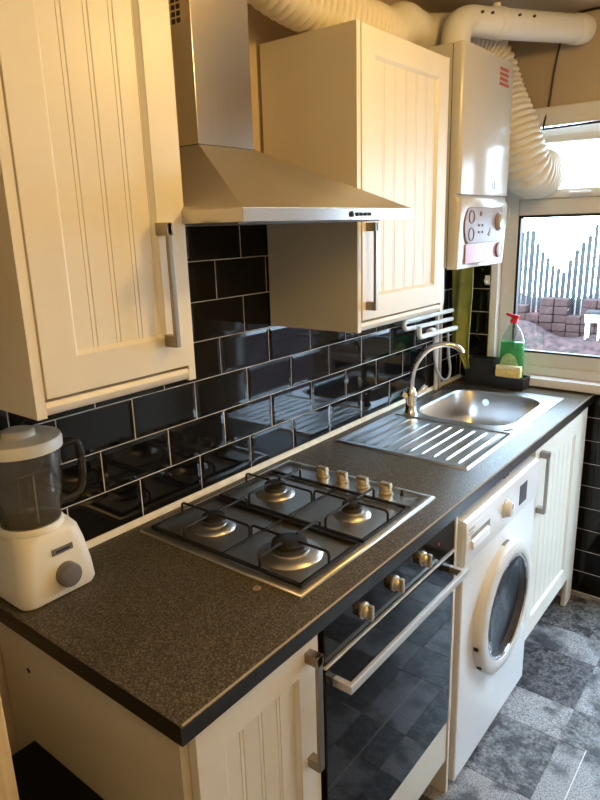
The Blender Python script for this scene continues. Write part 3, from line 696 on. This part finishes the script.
part('chassis', MB().box(0.003, XG, BA + 0.001, BB - 0.001, B0 + 0.004, B1, 0.002), 'boiler_white', bo)
part('cover_seam', MB().box(XG, XG + 0.004, BA + 0.004, BB - 0.004, B0 + 0.006, B1 - 0.003), 'dark_grey', bo)
t = MB(); t.loops([[(BX + 0.001, y, z) for y, z in ((1.12, 1.47), (1.425, 1.47), (1.425, 1.535), (1.12, 1.535))], [(BX + 0.0045, y, z) for y, z in ((1.12, 1.472), (1.425, 1.472), (1.425, 1.535), (1.12, 1.535))]], True, True)
part('pink_flap', t, 'boiler_pink', bo)
oct_ = []
for k in range(13): a = PI / 2 + PI * k / 12; oct_.append((1.145 + 0.04 * math.cos(a), 1.594 + 0.056 * math.sin(a)))
oct_ += [(1.420, 1.538), (1.420, 1.650)]
part('panel_outline', MB().prism([(1.27 + (p[0] - 1.27) * 1.018, 1.594 + (p[1] - 1.594) * 1.05) for p in oct_], 'x', BX + 0.002, BX + 0.0052), 'ink_brown', bo)
cpn = part('control_panel', MB().prism(oct_, 'x', BX + 0.002, BX + 0.0062), 'boiler_panel', bo)
k = part('dial', MB().lathe([(0.031, 0), (0.031, 0.004), (0.026, 0.006), (0.024, 0.009), (0.02, 0.010)], (BX + 0.006, 1.385, 1.604), 'x', 28), 'boiler_panel', bo)
part('dial_cap', MB().lathe([(0.023, 0.009), (0.021, 0.013), (0.012, 0.014)], (BX + 0.006, 1.385, 1.604), 'x', 24), 'boiler_white', k)
for (y, z) in ((1.155, 1.622), (1.155, 1.566)):
    part('dial_ring', MB().lathe([(0.022, 0), (0.022, 0.0025), (0.0185, 0.0025), (0.0185, 0)], (BX + 0.006, y, z), 'x', 24, False, False), 'ink_brown', bo)
for y in (1.215, 1.245):
    for z in (1.572, 1.594): part('indicator', MB().lathe([(0.0042, 0), (0.0042, 0.002)], (BX + 0.0062, y, z), 'x', 10), 'black_plastic', bo)
part('indicator', MB().lathe([(0.008, 0), (0.007, 0.003)], (BX + 0.0062, 1.230, 1.632), 'x', 14), 'ink_brown', bo)
part('flame_symbol', MB().prism([(1.295, 1.560), (1.312, 1.585), (1.318, 1.570), (1.308, 1.556)], 'x', BX + 0.006, BX + 0.0072), 'ink_brown', bo)
part('clock_knob', MB().lathe([(0.026, 0), (0.026, 0.006), (0.021, 0.008)], (BX + 0.003, 1.395, 1.506), 'x', 24), 'boiler_panel', bo)
part('clock_ring', MB().lathe([(0.026, 0.0062), (0.025, 0.0085), (0.021, 0.0085), (0.020, 0.0062)], (BX + 0.003, 1.395, 1.506), 'x', 24, False, False), 'ink_brown', bo)
part('printed_mark', MB().prism([(1.145, 1.508), (1.165, 1.512), (1.168, 1.496), (1.163, 1.496), (1.161, 1.506), (1.145, 1.503)], 'x', BX - 0.001, BX + 0.0025), 'ink_brown', bo)
for i in range(4):
    part('warning_label_line', MB().box(BX - 0.0002, BX + 0.0008, 1.352, 1.425 if i != 3 else 1.432, 2.093 - i * 0.0155, 2.1015 - i * 0.0155), 'ink_red', bo)
t = MB(); t.box(BX - 0.0002, BX + 0.001, 1.328, 1.338, 1.712, 1.742); t.box(BX - 0.0002, BX + 0.001, 1.346, 1.362, 1.712, 1.742); t.box(BX - 0.0002, BX + 0.001, 1.362, 1.40, 1.712, 1.718)
part('badge', t, 'pipe_grey', bo)

def corrugated(name, pts, radii, m, pitch, amp, label, cat):
    """spiral-ribbed hose; radii is one radius for each point of pts"""
    P4 = smooth_path([(*p, ) for p in pts], 16); path = resample(P4, pitch / 6)
    # radius looked up by the nearest control segment along the smoothed path
    cum = [0.0]
    for a, b_ in zip(P4, P4[1:]): cum.append(cum[-1] + (b_ - a).length)
    def base_r(d):
        for q in range(len(cum) - 1):
            if d <= cum[q + 1]:
                f = q / 16.0; n = min(int(f), len(radii) - 2); return radii[n] + (radii[n + 1] - radii[n]) * (f - n)
        return radii[-1]
    rb = [base_r(i * pitch / 6) for i in range(len(path))]
    def rad(i, th): return rb[i] + amp * (abs(math.sin(PI * (i / 6 + th / (2 * PI)))) ** 0.5 - 0.6)
    return part(name, MB().tube(path, rad, 36), m, None, angle=80, label=label, cat=cat)
DUCT = [(0.105, 0.165, 2.150, .060), (0.105, 0.172, 2.205, .060), (0.108, 0.215, 2.245, .060), (0.115, 0.30, 2.230, .060), (0.130, 0.40, 2.175, .060), (0.150, 0.52, 2.146, .060),
        (0.170, 0.66, 2.140, .060), (0.175, 0.78, 2.140, .060), (0.165, 0.88, 2.146, .060), (0.150, 0.96, 2.165, .060), (0.135, 1.05, 2.200, .060), (0.108, 1.16, 2.212, .060), (0.082, 1.28, 2.225, .062),
        (0.092, 1.40, 2.245, .066), (0.125, 1.50, 2.250, .074), (0.155, 1.59, 2.235, .078), (0.182, 1.648, 2.17, .082), (0.212, 1.664, 2.07, .086), (0.258, 1.675, 1.96, .090), (0.290, 1.69, 1.87, .090), (0.308, 1.715, 1.81, .090),
        (0.316, 1.755, 1.787, .090), (0.316, 1.82, 1.785, .090), (0.316, 1.891, 1.79, .090)]
corrugated('flexible_duct', [d[:3] for d in DUCT], [d[3] for d in DUCT], 'hose_plastic', 0.022, 0.016, 'corrugated cream duct hose from the hood over the cabinet to the window', 'duct')
fl = thing('boiler_flue', 'smooth white boiler flue pipe running to the window wall', 'flue', (0.19, 1.25, 2.13))
F0, F1 = Vector((0.226, 1.30, 2.247)), Vector((0.452, 1.838, 2.283))
dd_ = (F1 - F0).normalized()
t = MB(); t.tube(smooth_path([(0.215, 1.255, 2.134), (0.215, 1.256, 2.172), (0.219, 1.270, 2.224), F0 + dd_ * 0.02, F0 + dd_ * 0.1, F0 + dd_ * 0.3, F1 - dd_ * 0.06, F1], 8), 0.048, 32)
part('pipe', t, 'white_plastic', fl)
t = MB(); t.tube([F1 - dd_ * 0.055, F1 - dd_ * 0.05, F1 - dd_ * 0.02, F1 + dd_ * 0.012], [0.049, 0.052, 0.052, 0.046], 32); part('end_cap', t, 'white_plastic', fl)
t = MB(); t.tube([F0 + dd_ * 0.13, F0 + dd_ * 0.135, F0 + dd_ * 0.165, F0 + dd_ * 0.17], [0.0485, 0.051, 0.051, 0.0485], 32); part('joint_band', t, 'white_plastic', fl)
side = dd_.cross(Vector((0, 0, 1))).normalized()
for s_ in (0.03, 0.075, 0.20, 0.27):
    c0 = F0 + dd_ * s_ + side * 0.0445 + Vector((0, 0, 0.016)); part('screw', MB().tube([c0, c0 + side * 0.008], 0.0045, 10), 'dark_grey', fl)
t = MB(); t.tube([F0 + dd_ * 0.14 + Vector((0, 0, 0.046)), F0 + dd_ * 0.14 + Vector((0, 0, 0.060))], 0.014, 12); part('test_port', t, 'white_plastic', fl)

part('cable', MB().tube(smooth_path([(0.80, 1.862, 2.352), (0.60, 1.862, 2.350), (0.40, 1.862, 2.348), (0.372, 1.862, 2.30), (0.350, 1.862, 2.18), (0.335, 1.860, 2.04), (0.325, 1.846, 1.96), (0.34, 1.845, 1.954), (0.50, 1.845, 1.957), (0.66, 1.845, 1.957), (0.73, 1.845, 1.958)], 6), 0.0045, 8), 'black_plastic', None, label='thin black cable running down the wall and along the window head', cat='cable')

# white painted pipes under the boiler
def pipe(pts, r, m, label, cat='pipe', n=6):
    return part('water_pipe', MB().tube(smooth_path(pts, n), r, 14), m, None, label=label, cat=cat)
pipe([(0.030, 1.70, 1.235), (0.030, 1.66, 1.236), (0.030, 1.40, 1.240), (0.030, 1.31, 1.240), (0.030, 1.285, 1.238), (0.030, 1.272, 1.226), (0.030, 1.285, 1.212), (0.030, 1.31, 1.208), (0.030, 1.45, 1.204), (0.030, 1.70, 1.198)], 0.0095, 'pipe_paint', 'white painted pipe bent double just below the wall cabinet')
pipe([(0.058, 1.345, 1.215), (0.058, 1.345, 1.190), (0.058, 1.350, 1.176), (0.058, 1.368, 1.170), (0.056, 1.45, 1.168), (0.05, 1.70, 1.160)], 0.0105, 'pipe_paint', 'lowest white painted pipe, with an elbow at its left end')
pipe([(0.022, 1.575, 1.47), (0.022, 1.575, 1.30), (0.022, 1.575, 1.10), (0.022, 1.575, 0.902)], 0.0085, 'pipe_paint', 'slim white vertical pipe behind the tap spout, left one of the pair')
pipe([(0.022, 1.608, 1.47), (0.022, 1.608, 1.30), (0.022, 1.608, 1.10), (0.022, 1.608, 0.902)], 0.0085, 'copper_dull', 'slim dull copper vertical pipe behind the tap spout')
pipe([(0.10, 1.44, 1.47), (0.10, 1.44, 1.40), (0.10, 1.445, 1.31), (0.08, 1.47, 1.275), (0.05, 1.52, 1.268)], 0.011, 'pipe_paint', 'white pipe dropping out of the underside of the boiler')
pipe([(0.024, 1.548, 1.16), (0.026, 1.548, 1.06), (0.035, 1.562, 0.99), (0.045, 1.60, 0.945), (0.05, 1.64, 0.945), (0.045, 1.668, 0.98), (0.035, 1.67, 1.04), (0.028, 1.665, 1.16)], 0.006, 'pipe_grey', 'grey flexible filling hose looped behind the tap', 'hose')
t = thing('pipe_valve', 'small white valve on the pipes beneath the boiler', 'valve', (0.03, 1.50, 1.168))
part('body', MB().lathe([(0.017, -0.018), (0.019, -0.012), (0.019, 0.012), (0.017, 0.018)], (0.034, 1.50, 1.167), 'y', 18), 'pipe_paint', t)
part('lever', MB().box(0.046, 0.056, 1.485, 1.535, 1.164, 1.172, 0.002), 'pipe_grey', t)

# ================================================================== WINDOW CORNER
def towel_pt(u, v):
    z = 1.50 - v * 0.525
    wl = 0.012 + 0.008 * v; wr = 0.090 + 0.014 * min(1, v * 1.6)
    zz = z - 0.0 * u
    if v > 0.78:
        k = (v - 0.78) / 0.22
        wl = wl + (wr - 0.012 - wl) * k
    x = wl + (wr - wl) * u + 0.006 * math.sin(v * 5.5 + 0.6) * u
    y = 1.722 + 0.014 * math.sin(u * 8.5 + v * 2.2) * (0.5 + 0.5 * v) + 0.018 * u
    return (x, y, zz)
t = MB(); t.grid(towel_pt, 18, 36); t.grid(lambda u, v: (towel_pt(1 - u, v)[0], towel_pt(1 - u, v)[1] + 0.007, towel_pt(1 - u, v)[2]), 18, 36)
bmesh.ops.remove_doubles(t.bm, verts=t.bm.verts[:], dist=1e-5)
be = [e for e in t.bm.edges if e.is_boundary]
bmesh.ops.bridge_loops(t.bm, edges=be)
tw = part('tea_towel', t, 'towel_green', None, angle=180, label='olive green tea towel hanging in the corner under the boiler', cat='towel')
hk = thing('towel_hook', 'small white hook stuck on the black tiles behind the towel', 'hook', (0.12, YF, 1.36))
part('plate', MB().box(0.106, 0.130, YF - 0.010, YF - 0.0045, 1.335, 1.375, 0.003), 'white_plastic', hk)
part('peg', MB().tube(smooth_path([(0.118, YF - 0.008, 1.350), (0.118, YF - 0.026, 1.345), (0.118, YF - 0.034, 1.358)], 5), 0.005, 10), 'white_plastic', hk)

cd_ = thing('sink_caddy', 'black plastic box and tray beside the window sill', 'caddy', (0.2, 1.81, WT))
def tray(x0, x1, y0, y1, z0, z1, w=0.004):
    t = MB(); o = rect
    t.loops([o(x0 + .004, x1 - .004, y0 + .003, y1 - .003, z0), o(x0, x1, y0, y1, z1), o(x0 + w, x1 - w, y0 + w, y1 - w, z1), o(x0 + w + .003, x1 - w - .003, y0 + w + .003, y1 - w - .003, z0 + w)], True, True); return t
part('tall_bin', tray(0.075, 0.205, 1.755, 1.830, WT, 1.020), 'black_plastic', cd_)
part('low_tray', tray(0.203, 0.345, 1.745, 1.832, WT, 0.952), 'black_plastic', cd_)
sb = thing('dish_soap_bottle', 'clear bottle of green dish soap with a red cap', 'bottle', (0.270, 1.801, 0.905))
ox, oy, oz = 0.270, 1.801, 0.905
def sl(w, d, z, cx=ox): return rrect(cx, oy, w, d, min(w, d) * 0.45, oz + z, 5)
part('liquid', MB().loops([sl(0.100, 0.040, 0.003), sl(0.104, 0.042, 0.012), sl(0.104, 0.043, 0.12), sl(0.098, 0.041, 0.195)], True, True), 'soap_green', sb, angle=60)
part('bottle_wall', MB().loops([sl(0.102, 0.043, 0.0), sl(0.1075, 0.0455, 0.012), sl(0.1075, 0.0465, 0.12), sl(0.101, 0.044, 0.197), sl(0.084, 0.038, 0.226), sl(0.056, 0.030, 0.254), sl(0.028, 0.025, 0.272), sl(0.025, 0.024, 0.280)], True, True), 'bottle_clear', sb, angle=60)
t = MB(); L = []
for yy, k in ((oy - 0.0228, 1.0), (oy - 0.0240, 0.98)): L.append([(ox - 0.004 + 0.040 * k * math.cos(a * PI / 12), yy, oz + 0.090 + 0.058 * k * math.sin(a * PI / 12)) for a in range(24)])
t.loops(L, True, True); part('label', t, 'soap_label', sb)
cp_ = part('cap', MB().lathe([(0.016, 0.278), (0.016, 0.292), (0.010, 0.296), (0.009, 0.306)], (ox, oy, oz), seg=20), 'cap_red', sb)
part('nozzle', MB().tube([(ox + 0.02, oy, oz + 0.302), (ox - 0.006, oy, oz + 0.306), (ox - 0.034, oy, oz + 0.316)], [0.009, 0.008, 0.006], 10), 'cap_red', cp_)
sg = thing('sponge', 'pale yellow washing-up sponge resting on the black tray', 'sponge', (0.27, 1.76, 0.953))
part('foam', MB().box(0.220, 0.330, 1.742, 1.770, 0.953, 0.990, 0.006, 3), 'sponge_yellow', sg); part('top_layer', MB().box(0.2205, 0.3295, 1.7425, 1.7695, 0.988, 1.004, 0.004), 'sponge_pale', sg)

# ================================================================== NEAR LEFT FLOOR
bn = thing('storage_box', 'black box standing in the shadow against the end panel of the base cabinet', 'box', (0.325, -0.49, ZF))
part('box', tray(0.10, 0.55, -0.585, -0.402, ZF, 0.572, 0.004), 'black_plastic', bn)
part('lid', MB().box(0.098, 0.552, -0.588, -0.400, 0.572, 0.586, 0.003), 'black_matte', bn)

# ================================================================== ASSUMED CEILING LAMP (above the frame)
lp = thing('assumed_pendant_lamp', 'assumed warm bulb hanging from the ceiling in the middle of the kitchen', 'lamp', (1.08, 0.46, ZC))  # lamp out of view, assumed from the light and shadows on the cabinets
part('ceiling_rose', MB().lathe([(0.045, 0), (0.045, -0.012), (0.02, -0.03), (0.006, -0.034)], (1.08, 0.46, ZC), seg=28), 'white_plastic', lp)
part('cord', MB().tube([(1.08, 0.46, ZC - 0.03), (1.08, 0.46, 2.300)], 0.003, 8), 'white_plastic', lp)
part('bulb_holder', MB().lathe([(0.012, 0.055), (0.02, 0.045), (0.02, 0.0)], (1.08, 0.46, 2.255), seg=20), 'white_plastic', lp)
part('bulb', MB().lathe([(0.013, 0.075), (0.015, 0.06), (0.028, 0.035), (0.031, 0.015), (0.024, -0.008), (0.008, -0.018)], (1.08, 0.46, 2.195), seg=24), 'bulb_lit', lp)
ldt = bpy.data.lights.new('bulb_light', 'POINT'); ldt.energy = LAMP_POWER; ldt.color = (1.0, 0.65, 0.20); ldt.shadow_soft_size = 0.045
lo_ = bpy.data.objects.new('bulb_light', ldt); C.objects.link(lo_); lo_.parent = lp; lo_.location = Vector((1.08, 0.46, 2.145)) - WL[lp]

hl = thing('added_fill_lamp', 'added unseen round flush ceiling lamp for fill behind the camera', 'lamp', (1.55, -0.98, ZC))  # unseen lamp, added to brighten the near left units
part('base', MB().lathe([(0.13, 0), (0.13, -0.015), (0.12, -0.02)], (1.55, -0.98, ZC), seg=36), 'white_plastic', hl)
part('diffuser', MB().lathe([(0.12, -0.018), (0.115, -0.045), (0.08, -0.07), (0.02, -0.08)], (1.55, -0.98, ZC), seg=36), 'fill_lamp_glow', hl)
hdt = bpy.data.lights.new('added_fill_light', 'POINT'); hdt.energy = FILL_POWER; hdt.color = (1.0, 0.70, 0.30); hdt.shadow_soft_size = 0.10
ho_ = bpy.data.objects.new('added_fill_light', hdt); C.objects.link(ho_); ho_.parent = hl; ho_.location = Vector((1.55, -0.98, ZC - 0.20)) - WL[hl]

# ================================================================== OUTSIDE
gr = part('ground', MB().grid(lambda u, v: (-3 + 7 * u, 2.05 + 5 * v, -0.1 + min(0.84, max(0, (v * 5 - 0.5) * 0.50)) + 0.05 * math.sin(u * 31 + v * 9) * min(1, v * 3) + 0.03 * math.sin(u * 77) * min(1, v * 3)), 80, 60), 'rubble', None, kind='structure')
part('path', MB().box(-3, 4, 2.02, 2.75, -0.2, -0.02), 'paving', None, smooth=False, kind='structure')
fe = thing('garden_fence', 'row of dark upright fence slats outside the window', 'fence', (-0.2, 4.6, 0.7))
xs = [-0.80 + 0.045 * i for i in range(38)]
for i, x in enumerate(xs):
    d = x + 0.36
    h = 1.17 + (0.33 * min(1, (-d / 0.26) ** 1.3) if d < 0 else 0.95 * min(1, d / 0.55)) + random.uniform(-0.02, 0.03)
    w = random.uniform(0.012, 0.019)
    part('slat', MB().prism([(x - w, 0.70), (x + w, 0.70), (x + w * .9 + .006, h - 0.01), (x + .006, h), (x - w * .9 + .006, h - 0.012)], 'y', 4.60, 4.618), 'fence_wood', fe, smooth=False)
part('rail', MB().box(-1.0, 1.1, 4.62, 4.65, 0.80, 0.84), 'fence_wood', fe)
# uneven brick piers in front of the fence
gw = thing('brick_wall', 'low uneven mauve brick wall outside in front of the fence slats', 'wall', (-0.2, 4.45, 0.7))
x = -1.0; me_b, cb = mesh_of(MB().box(0, 0.105, 0, 0.11, 0, 0.062, 0.004, 1), 'brick', 'brick_mauve', False)
top = [0.92, 0.92, 0.92, 0.90, 0.84, 0.96, 0.96, 0.84, 0.98, 0.98, 0.90, 0.84, 0.90, 0.96, 1.04, 1.06, 0.9, 0.9, 0.95, 0.95]
for i in range(20):
    z = 0.66; r = 0
    while z < top[i] - 0.03:
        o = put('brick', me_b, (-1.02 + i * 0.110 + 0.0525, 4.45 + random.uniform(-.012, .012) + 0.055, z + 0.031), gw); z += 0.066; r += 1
sh = thing('shrub', 'green shrub at the right edge of the window view', 'shrub', (0.25, 4.06, 0.6))
t = MB()
for i in range(260):
    c0 = Vector((0.21 + random.uniform(-.08, .2), 4.06 + random.uniform(-.10, .10), 1.06 + random.gauss(0, .13)))
    a = Vector((random.uniform(-1, 1), random.uniform(-1, 1), random.uniform(-1, 1))).normalized(); b2 = a.orthogonal().normalized()
    f_ = [t.bm.verts.new(c0 + a * .03), t.bm.verts.new(c0 + b2 * .012), t.bm.verts.new(c0 - a * .03), t.bm.verts.new(c0 - b2 * .012)]; t.bm.faces.new(f_)
part('foliage', t, 'leaf', sh, smooth=False, kind='stuff')
part('stem', MB().tube([(0.25, 4.06, 0.55), (0.26, 4.06, 1.05)], 0.012, 8), 'stain_brown', sh)

gs = thing('garden_stool', 'small white garden stool with a dark cushion outside the window', 'stool', (-0.01, 4.27, 0.74))
part('seat', MB().box(-0.06, 0.06, 4.22, 4.33, 0.885, 0.905, 0.004), 'white_plastic', gs)
part('cushion', MB().box(-0.055, 0.055, 4.225, 4.325, 0.905, 0.930, 0.006), 'black_plastic', gs)
part('apron', MB().box(-0.055, 0.055, 4.222, 4.230, 0.845, 0.884, 0.002), 'white_plastic', gs)
for x_ in (-0.045, 0.045):
    for y_ in (4.24, 4.32): part('leg', MB().tube([(x_, y_, 0.70), (x_, y_, 0.885)], 0.008, 8), 'white_plastic', gs)
